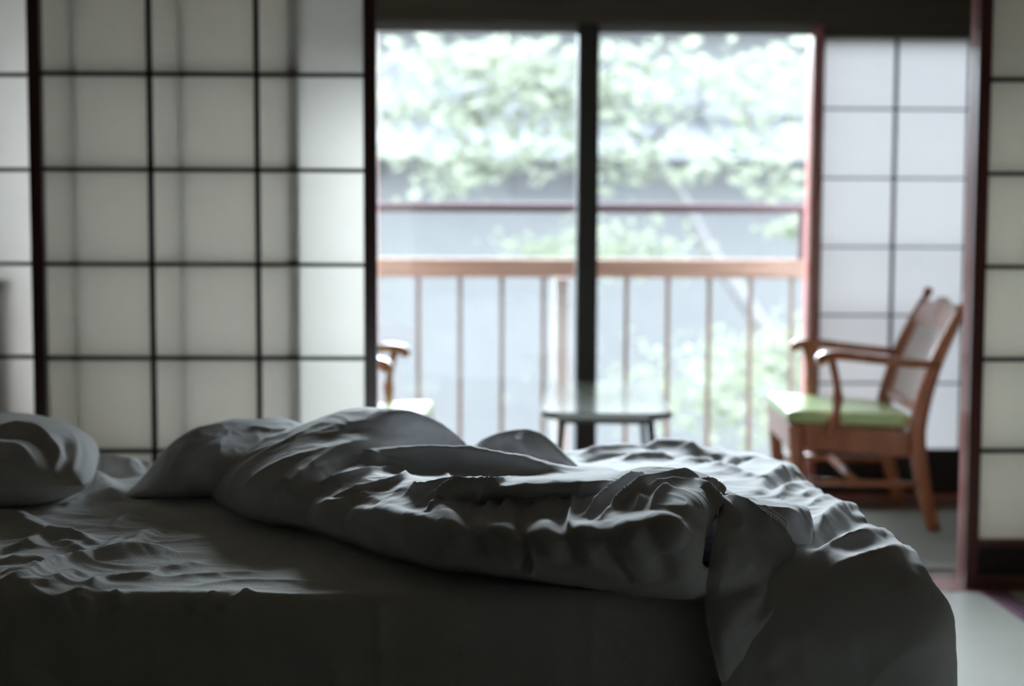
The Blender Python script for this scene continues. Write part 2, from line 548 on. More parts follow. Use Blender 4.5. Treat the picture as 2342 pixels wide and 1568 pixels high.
# ------------------------------------------------------------------ shoji screens
def shoji(name, x0, x1, y0, label, zrows, ncol, ztop, stile=.033, vb=.012, hb=.010, wood='lacquer', paper='paper', th=.030, frame='shadedred', hipmat=None):
    r = tag(empty(name, (x0, y0, 0)), label, 'sliding screen', None, 'structure')
    wx = x1 - x0
    mw = MAT[wood]
    mf = MAT[frame or wood]
    for a, b in ((0, stile), (wx - stile, wx)):
        MB().box(a, b, 0, th, 0.0, ztop, .0025).build('stile', mf, r)
    MB().box(stile, wx - stile, .002, th - .002, zrows[-1] + hb / 2, ztop, .002).build('top_rail', mf, r)
    MB().box(stile, wx - stile, .002, th - .002, 0.0, .035, .002).build('bottom_rail', mf, r)
    MB().box(stile, wx - stile, .008, th - .010, .035, zrows[0] - .012).build('hip_board', MAT[hipmat or wood], r)
    MB().box(stile, wx - stile, .002, th - .002, zrows[0] - .012, zrows[0] + .006, .002).build('waist_rail', mf, r)
    xs = np.linspace(stile, wx - stile, ncol + 1)
    yk0, yk1 = .004, .0245
    for x in xs[1:-1]:
        MB().box(x - vb / 2, x + vb / 2, yk0, yk1, zrows[0], zrows[-1], .001).build('vertical_muntin', mw, r)
    for z in zrows[1:-1]:
        MB().box(stile, wx - stile, yk0 + .001, yk1 - .001, z - hb / 2, z + hb / 2, .001).build('horizontal_muntin', mw, r)
    yp = yk1 + .0005
    for i in range(ncol):
        for j in range(len(zrows) - 1):
            MB().add([(xs[i], yp, zrows[j]), (xs[i + 1], yp, zrows[j]), (xs[i + 1], yp, zrows[j + 1]), (xs[i], yp, zrows[j + 1])],
                     [(0, 1, 2, 3)]).build('paper_pane', MAT[paper], r)
    return r


ROWS = [0.120 + .2372 * k for k in range(8)]
shoji('door_1', -1.120, -0.2536, YF, 'paper screen with dark grid that half hides an armchair', ROWS, 3, 1.80, paper='paper_dimmed')
shoji('door_2', -1.318, -0.448, YF + .033, 'paper screen slid behind another, reaching the bed-head post', ROWS, 3, 1.80, paper='paper_brightened')
shoji('door_3', 1.265, 2.135, YF, 'paper screen with dark grid beside the chair, on the bedroom side', ROWS, 3, 1.80, frame='halfshadedred')
shoji('door_4', 1.263, 2.133, YF + .033, 'red-edged paper screen stacked behind the one beside the chair', ROWS, 3, 1.80, frame='redwood')

# ------------------------------------------------------------------ veranda
fv = MB().box(XL, XR, 3.72, 4.96, -0.12, -0.02).build('floor_veranda', MAT['floorbase'], label='brown board floor of the narrow veranda', cat='floor', kind='structure')
yy = 3.722
while yy < 4.95:
    w_ = min(.118, 4.958 - yy)
    MB().box(XL, XR, yy, yy + w_ - .002, -0.02, 0.0, .0015).build('floor_board', MAT['floorwood'], fv)
    yy += w_
MB().box(XL, XR, 3.68, 4.96, 2.02, 2.05).build('ceiling_veranda', MAT['ceiling'], label='low dark board ceiling over the veranda', cat='ceiling', kind='structure')

ZR2 = [.163 + .2372 * k for k in range(7)]
# dark wall band over the window, lower over the fixed screens
MB().box(XL, XR, 4.86, 4.98, 1.626, 2.40, .003).build('trim_5', MAT['lintel'], label='wide dark wooden lintel above the veranda window', cat='trim', kind='structure')
MB().box(XL, XR, 4.88, 4.98, -0.12, 0.012, .003).build('trim_6', MAT['redwood'], label='wooden sill under the veranda window', cat='trim', kind='structure')
MB().box(1.176, XR, 4.875, 4.975, 1.587, 1.626).build('trim_7', MAT['lintel'], label='dark strip above the window screen behind the chair', cat='trim', kind='structure')
MB().box(XL, -.395, 4.875, 4.975, 1.587, 1.626).build('trim_8', MAT['lintel'], label='dark strip above the hidden window screen', cat='trim', kind='structure')
shoji('door_5', 1.160, 1.722, 4.905, 'bright window screen of pale paper behind the fully visible armchair', ZR2, 2, 1.60, stile=.030, vb=.009, hb=.006, wood='post', paper='paper_out')
shoji('door_6', 1.726, 2.262, 4.905, 'bright window screen of pale paper hidden behind the stacked screens', ZR2, 2, 1.60, stile=.030, vb=.009, hb=.006, wood='post', paper='paper_out')
shoji('door_7', -1.445, -0.405, 4.905, 'bright window screen of pale paper behind the half-hidden armchair', ZR2, 4, 1.60, stile=.030, vb=.009, hb=.006, wood='post', paper='paper_boosted')

w1 = struct('window_1', 'tall veranda window of two clear panes divided by a dark post')
w1['category'] = 'window'
MB().box(-.395, -.345, 4.88, 4.975, .012, 1.626, .004).build('jamb', MAT['redwood'], w1)
MB().box(1.145, 1.176, 4.88, 4.975, .012, 1.626, .004).build('jamb', MAT['redwood'], w1)
MB().box(.341, .412, 4.87, 4.985, .012, 1.626, .004).build('centre_post', MAT['post'], w1)
for a, b in ((-.345, .341), (.412, 1.145)):
    MB().box(a, b, 4.90, 4.95, 1.600, 1.626, .003).build('top_rail', MAT['litrail'], w1)
    MB().box(a, b, 4.90, 4.95, .012, .05, .003).build('bottom_rail', MAT['redwood'], w1)
    MB().box(a, b, 4.924, 4.929, .05, 1.600).build('glass_pane', MAT['glass'], w1)

# grey woven mat on the veranda floor
MB().box(0.75, 2.1, 3.80, 4.62, 0.0, 0.006, .002).build('woven_mat', MAT['mat'], label='grey woven mat on the veranda floor under the fully visible armchair', cat='mat')

# ------------------------------------------------------------------ balcony rail
YR = 5.45
bd = MB().box(-3.0, 3.4, 4.98, 5.60, -0.22, -0.12).build('floor_balcony', MAT['floorbase'], label='narrow board balcony outside the window', cat='balcony', kind='structure')
yy = 4.985
while yy < 5.59:
    MB().box(-3.0, 3.4, yy, yy + .096, -0.12, -0.10, .002).build('deck_board', MAT['deckwood'], bd)
    yy += .101
br = tag(empty('balcony_railing', (0, YR, -0.10)), 'orange-brown wooden balcony railing with thin balusters outside the window', 'railing')
MB().box(-3.0, 3.4, -.03, .03, .852, .925, .006).build('handrail', MAT['railwood'], br)
MB().tube([(-3.0, 0, 1.118), (3.4, 0, 1.118)], .019, 10).build('upper_rail', MAT['uprail'], br)
MB().box(-3.0, 3.4, -.02, .02, .06, .10, .004).build('lower_rail', MAT['railwood'], br)
k = 0
for i in range(-17, 20):
    x = -.226 + .1596 * i
    MB().box(x - .009, x + .009, -.009, .009, .10, .852, .002).build('baluster', MAT['baluster'], br)
for x in (-2.4, -.95, 1.245, 2.7):
    MB().box(x - .014, x + .014, -.014, .014, .925, 1.10, .003).build('short_post', MAT['uprail'], br)
MB().box(.30, .356, .04, .085, 0.0, .852, .004).build('support_post', MAT['deckwood'], br)

# ------------------------------------------------------------------ outdoors
gz = -2.9
MB().add([(-30, 5.6, gz), (30, 5.6, gz), (30, 40, gz), (-30, 40, gz)], [(0, 1, 2, 3)]).build('ground', MAT['ground'], label='pale gravel garden ground below the balcony', cat='ground', kind='structure')

YH = 18.0
hs = tag(empty('neighbour_house', (0, YH, gz)), 'grey wooden neighbouring house with tiled eaves beyond the trees', 'house')
ZE = 1.98 - gz       # lower eave above the ground
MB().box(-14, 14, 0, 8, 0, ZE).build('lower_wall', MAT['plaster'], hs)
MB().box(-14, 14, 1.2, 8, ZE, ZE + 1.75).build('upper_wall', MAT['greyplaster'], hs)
rf = MB().add([(-14.5, -.9, ZE - .02), (14.5, -.9, ZE - .02), (14.5, 1.25, ZE + .55), (-14.5, 1.25, ZE + .55), (-14.5, -.9, ZE - .12), (14.5, -.9, ZE - .12), (14.5, 1.25, ZE + .43), (-14.5, 1.25, ZE + .43)],
              [(0, 1, 2, 3), (4, 7, 6, 5), (0, 4, 5, 1)]).build('lower_roof', MAT['rooftile'], hs)
for i in range(48):
    x = -14.4 + i * .6
    MB().tube([(x, -.92, ZE), (x, 1.25, ZE + .57)], .06, 6).build('roof_rib', MAT['rooftile'], rf)
MB().add([(-15, .4, ZE + 1.72), (15, .4, ZE + 1.72), (15, 4.5, ZE + 2.3), (-15, 4.5, ZE + 2.3), (15, 9, ZE + 1.7), (-15, 9, ZE + 1.7), (-15, .4, ZE + 1.6), (15, .4, ZE + 1.6)],
         [(0, 1, 2, 3), (3, 2, 4, 5), (6, 7, 1, 0), (0, 3, 5), (1, 4, 2)]).build('upper_roof', MAT['rooftile'], hs)
for x0, x1, z0, z1 in ((-1.0, -.1, .62, 1.3), (1.5, 3.0, .65, 1.25), (-5.2, -3.8, .6, 1.3), (5.0, 6.4, .6, 1.3)):
    wv = MB().box(x0, x1, 1.14, 1.20, ZE + z0, ZE + z1).build('window', MAT['housewood'], hs)
    for a, b in ((x0 + .06, (x0 + x1) / 2 - .03), ((x0 + x1) / 2 + .03, x1 - .06)):
        MB().box(a, b, 1.12, 1.14, ZE + z0 + .06, ZE + z1 - .06).build('pane', MAT['housepane'], wv)
for x0, x1, z0, z1 in ((.45, 1.15, -.55, -.16), (-1.9, -1.2, -.35, -.13)):
    MB().box(x0, x1, -.05, .0, ZE + z0, ZE + z1).build('vent_panel', MAT['housewood'], hs)

# unseen eaves, added to shade the window screens from the high sky
ev = MB().add([(-4, 4.98, 2.34), (4.5, 4.98, 2.34), (4.5, 5.35, 2.28), (-4, 5.35, 2.28), (-4, 4.98, 2.42), (4.5, 4.98, 2.42), (4.5, 5.35, 2.36), (-4, 5.35, 2.36)],
              [(0, 1, 2, 3), (4, 7, 6, 5), (2, 6, 7, 3), (0, 4, 5, 1), (1, 5, 6, 2), (0, 3, 7, 4)]).build('trim_9', MAT['ceiling'], label='unseen board eaves added over the balcony to shade the window screens', cat='eaves', kind='structure')


def leaves(n, centre_fn, size, sq=1.0):
    """a cloud of small pointed leaves, each bent along its middle"""
    c = centre_fn(n)
    th = rng.uniform(0, 2 * np.pi, n)
    tilt = rng.normal(0, .55, n)
    s = size * rng.uniform(.7, 1.3, n)
    a = np.stack([np.cos(th), np.sin(th), np.sin(tilt) * .6 - .2], -1)
    a /= np.linalg.norm(a, axis=1)[:, None]
    b = np.cross(a, rng.normal(0, 1, (n, 3)))
    b /= np.linalg.norm(b, axis=1)[:, None]
    nn = np.cross(a, b)
    s = s[:, None]
    p0 = c - a * s * .5
    p1 = c + b * s * .28 * sq + nn * s * .07
    p2 = c + a * s * .5
    p3 = c - b * s * .28 * sq + nn * s * .07
    m1 = c - a * s * .02
    V = np.stack([p0, p1, p2, p3, m1], 1).reshape(-1, 3)
    i = np.arange(n)[:, None] * 5
    F = np.concatenate([np.concatenate([i, i + 1, i + 4], 1), np.concatenate([i + 1, i + 2, i + 4], 1), np.concatenate([i + 2, i + 3, i + 4], 1), np.concatenate([i + 3, i, i + 4], 1)], 0)
    return V, F


def clusters(list_):
    def fn(n):
        w = np.array([q[4] for q in list_], float)
        idx = rng.choice(len(list_), n, p=w / w.sum())
        L = np.array([q[:4] for q in list_], float)[idx]
        return L[:, :3] + rng.normal(0, 1, (n, 3)) * L[:, 3:4] * np.array([1.25, .8, .45])
    return fn


def pxc(u, v, y, r, w):
    p = aty(u, v, y)
    return (p[0], p[1], p[2], r, w)


# maple: leaning trunk that crosses the right pane
YT = 12.2
tr = tag(empty('maple_tree', tuple(aty(1990, 1100, YT) * np.array([1, 1, 0]) + np.array([0, 0, gz]))), 'pale-leaved maple with a thin leaning grey trunk beyond the railing', 'tree')
o_ = np.array(tr.location)
tp = [aty(u, v, YT) for u, v in ((1990, 1100), (1800, 830), (1690, 670), (1610, 560), (1545, 430), (1480, 330), (1400, 250), (1340, 200))]
tp = [np.array([aty(2090, 1100, YT)[0] + .25, YT, gz])] + tp
MB().tube([p - o_ for p in tp], [.15, .09, .072, .067, .064, .058, .051, .045, .024], 10).build('trunk', MAT['bark'], tr)
for pts in (((1480, 330), (1560, 260), (1650, 220), (1760, 190)), ((1400, 250), (1320, 230), (1220, 200), (1100, 210), (980, 240)),
            ((1545, 430), (1640, 360), (1760, 330), (1840, 380)), ((1400, 250), (1390, 180), (1440, 120)), ((1480, 330), (1380, 360), (1270, 400), (1150, 380), (1000, 350))):
    pp = [aty(u, v, YT - .1 * i) - o_ for i, (u, v) in enumerate(pts)]
    MB().tube(pp, list(np.linspace(.03, .01, len(pp))), 7).build('branch', MAT['bark'], tr)
cl = [pxc(960, 140, 11.68, 0.24, 1.2), pxc(1100, 150, 11.68, 0.208, 1.0), pxc(1220, 140, 11.84, 0.24, 1.5), pxc(930, 240, 11.52, 0.24, 1.2), pxc(1090, 250, 11.68, 0.192, .9), pxc(1250, 230, 11.68, 0.272, 1.8),
      pxc(1000, 355, 11.52, 0.24, 1.2), pxc(1130, 340, 11.52, 0.224, 1.0), pxc(1060, 400, 11.52, 0.192, .8), pxc(1450, 140, 11.84, 0.24, 1.5), pxc(1400, 230, 11.68, 0.272, 1.6),
      pxc(1600, 160, 11.68, 0.224, .9), pxc(1790, 150, 11.68, 0.24, 1.0), pxc(1690, 240, 11.68, 0.24, 1.0), pxc(1820, 330, 11.52, 0.24, 1.2), pxc(1620, 370, 11.52, 0.224, .8),
      pxc(1400, 370, 11.68, 0.24, 1.2), pxc(1790, 420, 11.52, 0.208, .9), pxc(1290, 330, 11.68, 0.208, .8)]
V, F = leaves(1500, clusters(cl), .155)
np_obj('foliage', V - o_, F, MAT['leafA'], tr, kind='stuff', smooth=False)

# shrubs low in the garden
for i, (u, v, y, r, n, lab) in enumerate(((1430, 560, 10.2, .22, 380, 'small pale green bush beyond the railing beside the dark window post'),
                                          (1690, 870, 9.2, .34, 900, 'broad green bush low behind the railing, crossed by the leaning trunk'),
                                          (1260, 560, 11.2, .16, 260, 'thin green sprig beyond the railing at the dark window post'),
                                          (1830, 800, 7.9, .22, 500, 'green bush behind the railing at the window jamb'),
                                          (1840, 520, 9.9, .10, 160, 'small green sprig between the two rails at the window jamb'))):
    c = aty(u, v, y)
    sh = tag(empty('garden_bush', (c[0], c[1], gz)), lab, 'bush')
    MB().tube([(0, 0, 0), (.04, 0, (c[2] - gz) * .6), (0, 0, c[2] - gz)], [.03, .02, .006], 8).build('stem', MAT['bark'], sh)
    V, F = leaves(n, clusters([(0, 0, c[2] - gz, r, 1), (r * .8, 0, c[2] - gz - r * .5, r * .8, .7), (-r * .8, 0, c[2] - gz - r * .4, r * .7, .6)]), .075)
    np_obj('foliage', V, F, MAT['leafB'], sh, kind='stuff', smooth=False)

# ------------------------------------------------------------------ cabinet at the end of the veranda
cb = tag(empty('low_cabinet', (-1.31, 3.832, 0)), 'low brown wooden cabinet close behind the screen at the bed head', 'cabinet')
MB().box(-.12, .115, -.14, .14, .03, .77, .004).build('body', MAT['cabinet'], cb)
MB().box(-.125, .122, -.15, .15, .77, .795, .005).build('top', MAT['cabinet'], cb)
dd = MB().box(-.10, .095, -.152, -.14, .06, .74, .003).build('door', MAT['cabinet'], cb)
MB().ball((.07, -.158, .42), .010).build('knob', MAT['blackmetal'], dd)
for x in (-.10, .095):
    for y in (-.12, .12):
        MB().box(x - .012, x + .012, y - .012, y + .012, 0, .03).build('foot', MAT['cabinet'], cb)


# ------------------------------------------------------------------ armchairs (face -x)
def smooth_pts(pts, n=16):
    P = np.array(pts, float)
    k = len(P)
    Q = np.vstack([2 * P[0] - P[1], P, 2 * P[-1] - P[-2]])
    out = []
    for t in np.linspace(0, k - 1 - 1e-9, n):
        i = int(t); f = t - i
        a, b, c, d = Q[i], Q[i + 1], Q[i + 2], Q[i + 3]
        out.append(.5 * ((2 * b) + (c - a) * f + (2 * a - 5 * b + 4 * c - d) * f * f + (3 * b - a - 3 * c + d) * f ** 3))
    return np.array(out)


def make_chair(label):
    r = tag(empty('armchair'), label, 'armchair', 'ryokan armchairs on the veranda')
    mw = MAT['chairwood']
    hy = .25
    # cushion: rounded, crowned, tilted back
    n = 25
    u = np.linspace(-1, 1, n)
    U, Vv = np.meshgrid(u, u, indexing='ij')
    sup = lambda a: np.sign(a) * np.abs(a) ** .55
    x = -.05 + .20 * sup(np.sin(U * np.pi / 2)) * 1.0
    yw = .235 - .02 * (x + .05) / .2
    y = yw * sup(np.sin(Vv * np.pi / 2))
    e = (1 - np.abs(U) ** 3) * (1 - np.abs(Vv) ** 3)
    zt = .332 - .055 * (x + .05) + .034 * np.clip(e, 0, 1) ** .35
    zb = .332 - .055 * (x + .05) - .012 * np.clip(e, 0, 1) ** .3
    V1, F1 = grid_mesh(np.stack([x, y, zt], -1))
    V2, F2 = grid_mesh(np.stack([x, y, zb], -1))
    np_obj('seat_cushion', np.vstack([V1, V2]), np.vstack([F1, F2[:, ::-1] + len(V1)]), MAT['green'], r)
    # aprons
    fr = MB()
    for s in (-1, 1):
        fr.bar((-.225, s * (hy - .012), .287), (.145, s * (hy - .022), .262), .075, .022)
    fr.bar((-.232, -hy, .290), (-.232, hy, .290), .078, .022, side=(1, 0, 0))
    fr.bar((.142, -hy, .266), (.142, hy, .266), .07, .022, side=(1, 0, 0))
    fr.build('seat_frame', mw, r)
    for s in (-1, 1):
        # back post continuing into the sabre rear leg
        pts = smooth_pts([(.207, s * hy, 0), (.172, s * hy, .13), (.150, s * hy, .27), (.155, s * hy, .36), (.192, s * hy, .50), (.243, s * hy, .62), (.278, s * hy, .692)], 22)
        rad = np.interp(np.linspace(0, 1, 22), [0, .3, .5, .75, 1], [.021, .026, .027, .021, .014])
        bp = MB().tube(pts, rad, 10, flat=.8).build('back_post', mw, r)
        MB().tube([(.278, s * hy, .690), (.281, s * hy, .700), (.284, s * hy, .705), (.288, s * hy, .716), (.290, s * hy, .724)], [.014, .009, .012, .017, .006], 12).ball((.289, s * hy, .718), .017).build('finial', mw, bp)
        MB().tube(smooth_pts([(-.205, s * hy, 0), (-.200, s * hy, .05), (-.212, s * hy, .18), (-.220, s * hy, .30), (-.222, s * hy, .325)], 12),
                  [.014, .015, .017, .019, .02, .022, .023, .024, .025, .026, .026, .026], 10).build('front_leg', mw, r)
        # arm with a scrolled front end
        pts = smooth_pts([(.205, s * (hy + .005), .512), (.10, s * (hy + .012), .520), (-.02, s * (hy + .018), .533), (-.105, s * (hy + .02), .541), (-.145, s * (hy + .02), .533), (-.160, s * (hy + .02), .517)], 18)
        rad = np.interp(np.linspace(0, 1, 18), [0, .3, .7, .9, 1], [.013, .014, .016, .02, .016])
        ar = MB().tube(pts, rad, 10, flat=1.35).build('armrest', mw, r)
        MB().ball((-.152, s * (hy + .02), .527), .019, sy=1.45).build('arm_scroll', mw, ar)
        # turned arm support
        zs = np.linspace(.29, .525, 16)
        rr = .0125 + .006 * np.sin((zs - .29) / .235 * np.pi * 3) ** 2 * (zs < .42)
        px_ = -.118 + .02 * np.sin((zs - .29) / .235 * np.pi)
        MB().tube([(a, s * (hy + .012), z) for a, z in zip(px_, zs)], list(rr), 10).build('arm_support', mw, r)
        MB().tube([(-.20, s * hy, .150), (.172, s * hy, .140)], [.011, .011], 10).build('side_stretcher', mw, r)
    MB().tube([(-.03, -hy, .147), (-.03, hy, .147)], .011, 10).build('cross_stretcher', mw, r)

    # back: crest rail, lower rail, woven cane panel, two slender slats
    def bk(z):
        return np.interp(z, [.30, .36, .50, .62, .69], [.150, .155, .192, .243, .276])
    cr = MB()
    ys = np.linspace(-hy, hy, 17)
    arch = .028 * np.cos(ys / hy * np.pi / 2) ** 2 + .012 * np.cos(ys / hy * np.pi * 1.5) ** 2
    vv, ff = [], []
    for i, yv in enumerate(ys):
        zt_, zb_ = .672 + arch[i], .618
        for dx in (-.010, .012):
            vv += [(bk(zb_) + dx, yv, zb_), (bk(zt_) + dx, yv, zt_)]
    for i in range(16):
        a = i * 4; b = a + 4
        ff += [(a, b, b + 1, a + 1), (a + 2, a + 3, b + 3, b + 2), (a + 1, b + 1, b + 3, a + 3), (a, a + 2, b + 2, b)]
    cr.add(vv, ff, False).build('crest_rail', mw, r)
    MB().bar((bk(.375), -hy, .375), (bk(.375), hy, .375), .03, .02, side=(1, 0, 0)).build('lower_rail', mw, r)
    nz_, ny_ = 30, 3
    zz = np.linspace(.385, .625, nz_)
    Pn = np.stack(np.meshgrid(zz, np.linspace(-hy + .07, hy - .07, ny_), indexing='ij'), -1)
    xx = bk(Pn[..., 0])
    V1, F1 = grid_mesh(np.stack([xx - .003, Pn[..., 1], Pn[..., 0]], -1))
    V2, F2 = grid_mesh(np.stack([xx + .004, Pn[..., 1], Pn[..., 0]], -1))
    np_obj('cane_panel', np.vstack([V1, V2]), np.vstack([F1[:, ::-1], F2 + len(V1)]), MAT['cane'], r)
    for s in (-1, 1):
        pts = [(bk(z), s * (hy - .065), z) for z in np.linspace(.38, .63, 24)]
        rad = [.009 + .004 * math.sin(i * 1.3) ** 2 for i in range(24)]
        MB().tube(pts, rad, 8).build('back_spindle', mw, r)
        pts = [(bk(z), s * (hy - .035), z) for z in np.linspace(.38, .63, 24)]
        MB().tube(pts, [q * .8 for q in rad], 8).build('back_spindle', mw, r)
    return r


chair = make_chair('carved brown armchair with lime green seat beside the stacked screens')
chair.location = (1.222, 4.565, .0065)
chair.rotation_euler = (0, 0, math.radians(-4.3))
chair2 = copy_tree(chair)
chair2.location = (-.403, 4.403, 0)
chair2.rotation_euler = (0, 0, math.radians(177.1))
chair2['label'] = 'carved brown armchair mostly hidden behind the screen, only arms and green seat showing'

# ------------------------------------------------------------------ low table
tb = tag(empty('low_table', (.390, 4.345, 0), math.radians(-4)), 'low glossy table with rounded corners and thin black splayed legs between the chairs', 'table')
hw, hl, rc = .185, .445, .07
out = []
for cx, cy, a0 in ((hw - rc, hl - rc, 0), (-hw + rc, hl - rc, 90), (-hw + rc, -hl + rc, 180), (hw - rc, -hl + rc, 270)):
    for k in range(7):
        a = math.radians(a0 + 15 * k)
        out.append((cx + rc * math.cos(a), cy + rc * math.sin(a)))
n = len(out)
vv = [(x, y, .420) for x, y in out] + [(x * 1.008, y * 1.003, .416) for x, y in out] + [(x * 1.008, y * 1.003, .404) for x, y in out] + [(x * .99, y * .995, .400) for x, y in out]
ff = [tuple(range(n)), tuple(range(4 * n - 1, 3 * n - 1, -1))]
for l in range(3):
    ff += [((l + 1) * n + k, (l + 1) * n + (k + 1) % n, l * n + (k + 1) % n, l * n + k) for k in range(n)]
MB().add(vv, ff).build('table_top', MAT['tabletop'], tb)
MB().box(-.135, .135, -.36, .36, .378, .400, .003).build('apron', MAT['blackmetal'], tb)
for sx in (-1, 1):
    for sy in (-1, 1):
        MB().tube([(sx * .125, sy * .34, .385), (sx * .165, sy * .385, 0.0)], [.010, .007], 10).build('leg', MAT['blackmetal'], tb)

# ------------------------------------------------------------------ bed
ZT = .45
XE, YN, YFAR = .585, 1.772, 2.785
XH = -1.39
bed = tag(empty('bed', ((XH + XE) / 2, (YN + YFAR) / 2, 0)), 'low single bed with a thick mattress on the tatami', 'bed')
bx, by = (XE - XH) / 2, (YFAR - YN) / 2
MB().box(-bx + .02, bx - .03, -by + .03, by - .03, .03, .20, .01).build('base', MAT['bedwood'], bed)
for sx in (-1, 1):
    for sy in (-1, 1):
        MB().box(sx * (bx - .12) - .03, sx * (bx - .12) + .03, sy * (by - .12) - .03, sy * (by - .12) + .03, 0, .03).build('foot', MAT['bedwood'], bed)
MB().box(-bx + .01, bx - .01, -by + .01, by - .01, .20, ZT - .012, .04).build('mattress', MAT['mattress'], bed)

# ------------------------------------------------------------------ cloth helpers
_perm = rng.permutation(512)
_perm = np.concatenate([_perm, _perm])
_grad = rng.normal(0, 1, (512, 3))
_grad /= np.linalg.norm(_grad, axis=1)[:, None]


def perlin(P):
    P = np.asarray(P, float)
    I = np.floor(P).astype(int)
    f = P - I
    I &= 511
    w = f * f * f * (f * (f * 6 - 15) + 10)
    res = 0
    for dx in (0, 1):
        for dy in (0, 1):
            for dz in (0, 1):
                h = _perm[(_perm[(_perm[(I[..., 0] + dx) & 511] + I[..., 1] + dy) & 511] + I[..., 2] + dz) & 511]
                g = _grad[h]
                d = g[..., 0] * (f[..., 0] - dx) + g[..., 1] * (f[..., 1] - dy) + g[..., 2] * (f[..., 2] - dz)
                wx = w[..., 0] if dx else 1 - w[..., 0]
                wy = w[..., 1] if dy else 1 - w[..., 1]
                wz = w[..., 2] if dz else 1 - w[..., 2]
                res = res + d * wx * wy * wz
    return res


def normals(P):
    du = np.gradient(P, axis=0)
    dv = np.gradient(P, axis=1)
    n = np.cross(du, dv)
    return n / (np.linalg.norm(n, axis=-1, keepdims=True) + 1e-12)


def spline1(P, n):
    """Catmull-Rom through the rows of P (k,...,3), n samples"""
    k = len(P)
    Q = np.concatenate([2 * P[:1] - P[1:2], P, 2 * P[-1:] - P[-2:-1]], 0)
    t = np.linspace(0, k - 1, n)
    i = np.minimum(t.astype(int), k - 2)
    f = (t - i).reshape((-1,) + (1,) * (P.ndim - 1))
    a, b, c, d = Q[i], Q[i + 1], Q[i + 2], Q[i + 3]
    return .5 * (2 * b + (c - a) * f + (2 * a - 5 * b + 4 * c - d) * f ** 2 + (3 * b - a - 3 * c + d) * f ** 3)


def resample(P, n):
    """even spacing along axis 1 for every column"""
    out = np.empty((P.shape[0], n, 3))
    for i in range(P.shape[0]):
        L = np.r_[0, np.cumsum(np.linalg.norm(np.diff(P[i], axis=0), axis=1))]
        s = np.linspace(0, L[-1], n)
        for c in range(3):
            out[i, :, c] = np.interp(s, L, P[i, :, c])
    return out


def loft(cols, nu, nv):
    C_ = np.array(cols, float)                       # (k cols, rows, 3)
    A = spline1(C_, nu)                              # along columns
    B_ = np.swapaxes(spline1(np.swapaxes(A, 0, 1), nv * 2), 0, 1)
    return resample(B_, nv)


def orient(P, N):
    """normals that face the camera side / upward on the whole"""
    s = np.sign(np.sum(N * ((_C - P) / np.linalg.norm(_C - P, axis=-1, keepdims=True) + np.array([0, 0, .6])), axis=-1).mean())
    return N * s


def fold(P, N, strokes):
    """raise folds along strokes traced over the surface; widths and heights in metres"""
    uv = proj(P)
    vis = np.sum(N * (_C - P), axis=-1) > -0.02
    flat = P.reshape(-1, 3)
    uvf = np.where(vis[..., None], uv, 1e6).reshape(-1, 2)
    disp = np.zeros(len(flat))
    for st in strokes:
        pts, w, amp = st[0], st[1], st[2]
        kind = st[3] if len(st) > 3 else 'g'
        px = spline1(np.array(pts, float), max(12, 8 * len(pts)))
        idx = [int(np.argmin(((uvf - q) ** 2).sum(1))) for q in px]
        L = flat[idx]
        # smooth the traced line
        for _ in range(2):
            L[1:-1] = .25 * L[:-2] + .5 * L[1:-1] + .25 * L[2:]
        near = np.where((flat[:, 0] > L[:, 0].min() - 4 * w) & (flat[:, 0] < L[:, 0].max() + 4 * w) & (flat[:, 1] > L[:, 1].min() - 4 * w) & (flat[:, 1] < L[:, 1].max() + 4 * w))[0]
        if len(near) == 0:
            continue
        Q = flat[near]
        best = np.full(len(near), 1e9)
        tt = np.zeros(len(near))
        m = len(L)
        for i in range(m - 1):
            ab = L[i + 1] - L[i]
            t = np.clip(((Q - L[i]) @ ab) / (ab @ ab + 1e-12), 0, 1)
            d = np.linalg.norm(Q - L[i] - t[:, None] * ab, axis=1)
            b = d < best
            best[b] = d[b]
            tt[b] = (i + t[b]) / (m - 1)
        taper = np.clip(np.minimum(tt, 1 - tt) / .22, 0, 1) ** .8
        if kind == 'o':                               # open: full height at both ends
            taper = 1
        elif kind == 'l':                             # open at the start only
            taper = np.clip((1 - tt) / .3, 0, 1)
        if kind == 'w' or amp < 0:                    # soft
            prof = np.exp(-(best / w) ** 2)
        else:                                         # crisp crest with concave flanks
            prof = np.exp(-np.sqrt((best / (.85 * w)) ** 2 + .025) + .158)
        disp[near] += amp * prof * taper
    return disp.reshape(P.shape[:2])


def q(u, v, z):
    return atz(u, v, z)


def qy(u, v, y):
    return aty(u, v, y)


def wrinkle(P, amp, freq, stretch, seed=0.0, ridged=True):
    Q = P * np.array(stretch) * freq + seed
    warp = np.stack([perlin(Q * .5 + 7.1), perlin(Q * .5 + 3.7), perlin(Q * .5 + 11.3)], -1)
    n = perlin(Q + warp * 1.3)
    if ridged:
        n = (1 - np.abs(n) * 2.2)
        n = np.clip(n, 0, 1) ** 2 - .3
    return n * amp


# ------------------------------------------------------------------ fitted sheet over the mattress
def wrap_y(t, r=.022):
    """t=0 at the near top edge, grows to the far side; negative runs down the near face"""
    top = (YFAR - YN) - 2 * r
    q_ = math.pi * r / 2
    y = np.empty_like(t); z = np.empty_like(t); ny = np.empty_like(t); nz = np.empty_like(t)
    a = np.clip(-t / r, 0, math.pi / 2)
    dn = np.clip(-t - q_, 0, None)
    b = np.clip((t - top) / r, 0, math.pi / 2)
    dfar = np.clip(t - top - q_, 0, None)
    tt = np.clip(t, 0, top)
    y = YN + r + tt - r * np.sin(a) + r * np.sin(b)
    z = ZT - r + r * np.cos(a) * np.cos(b) - dn - dfar
    ny = -np.sin(a) + np.sin(b)
    nz = np.cos(a) * np.cos(b)
    return y, z, ny, nz


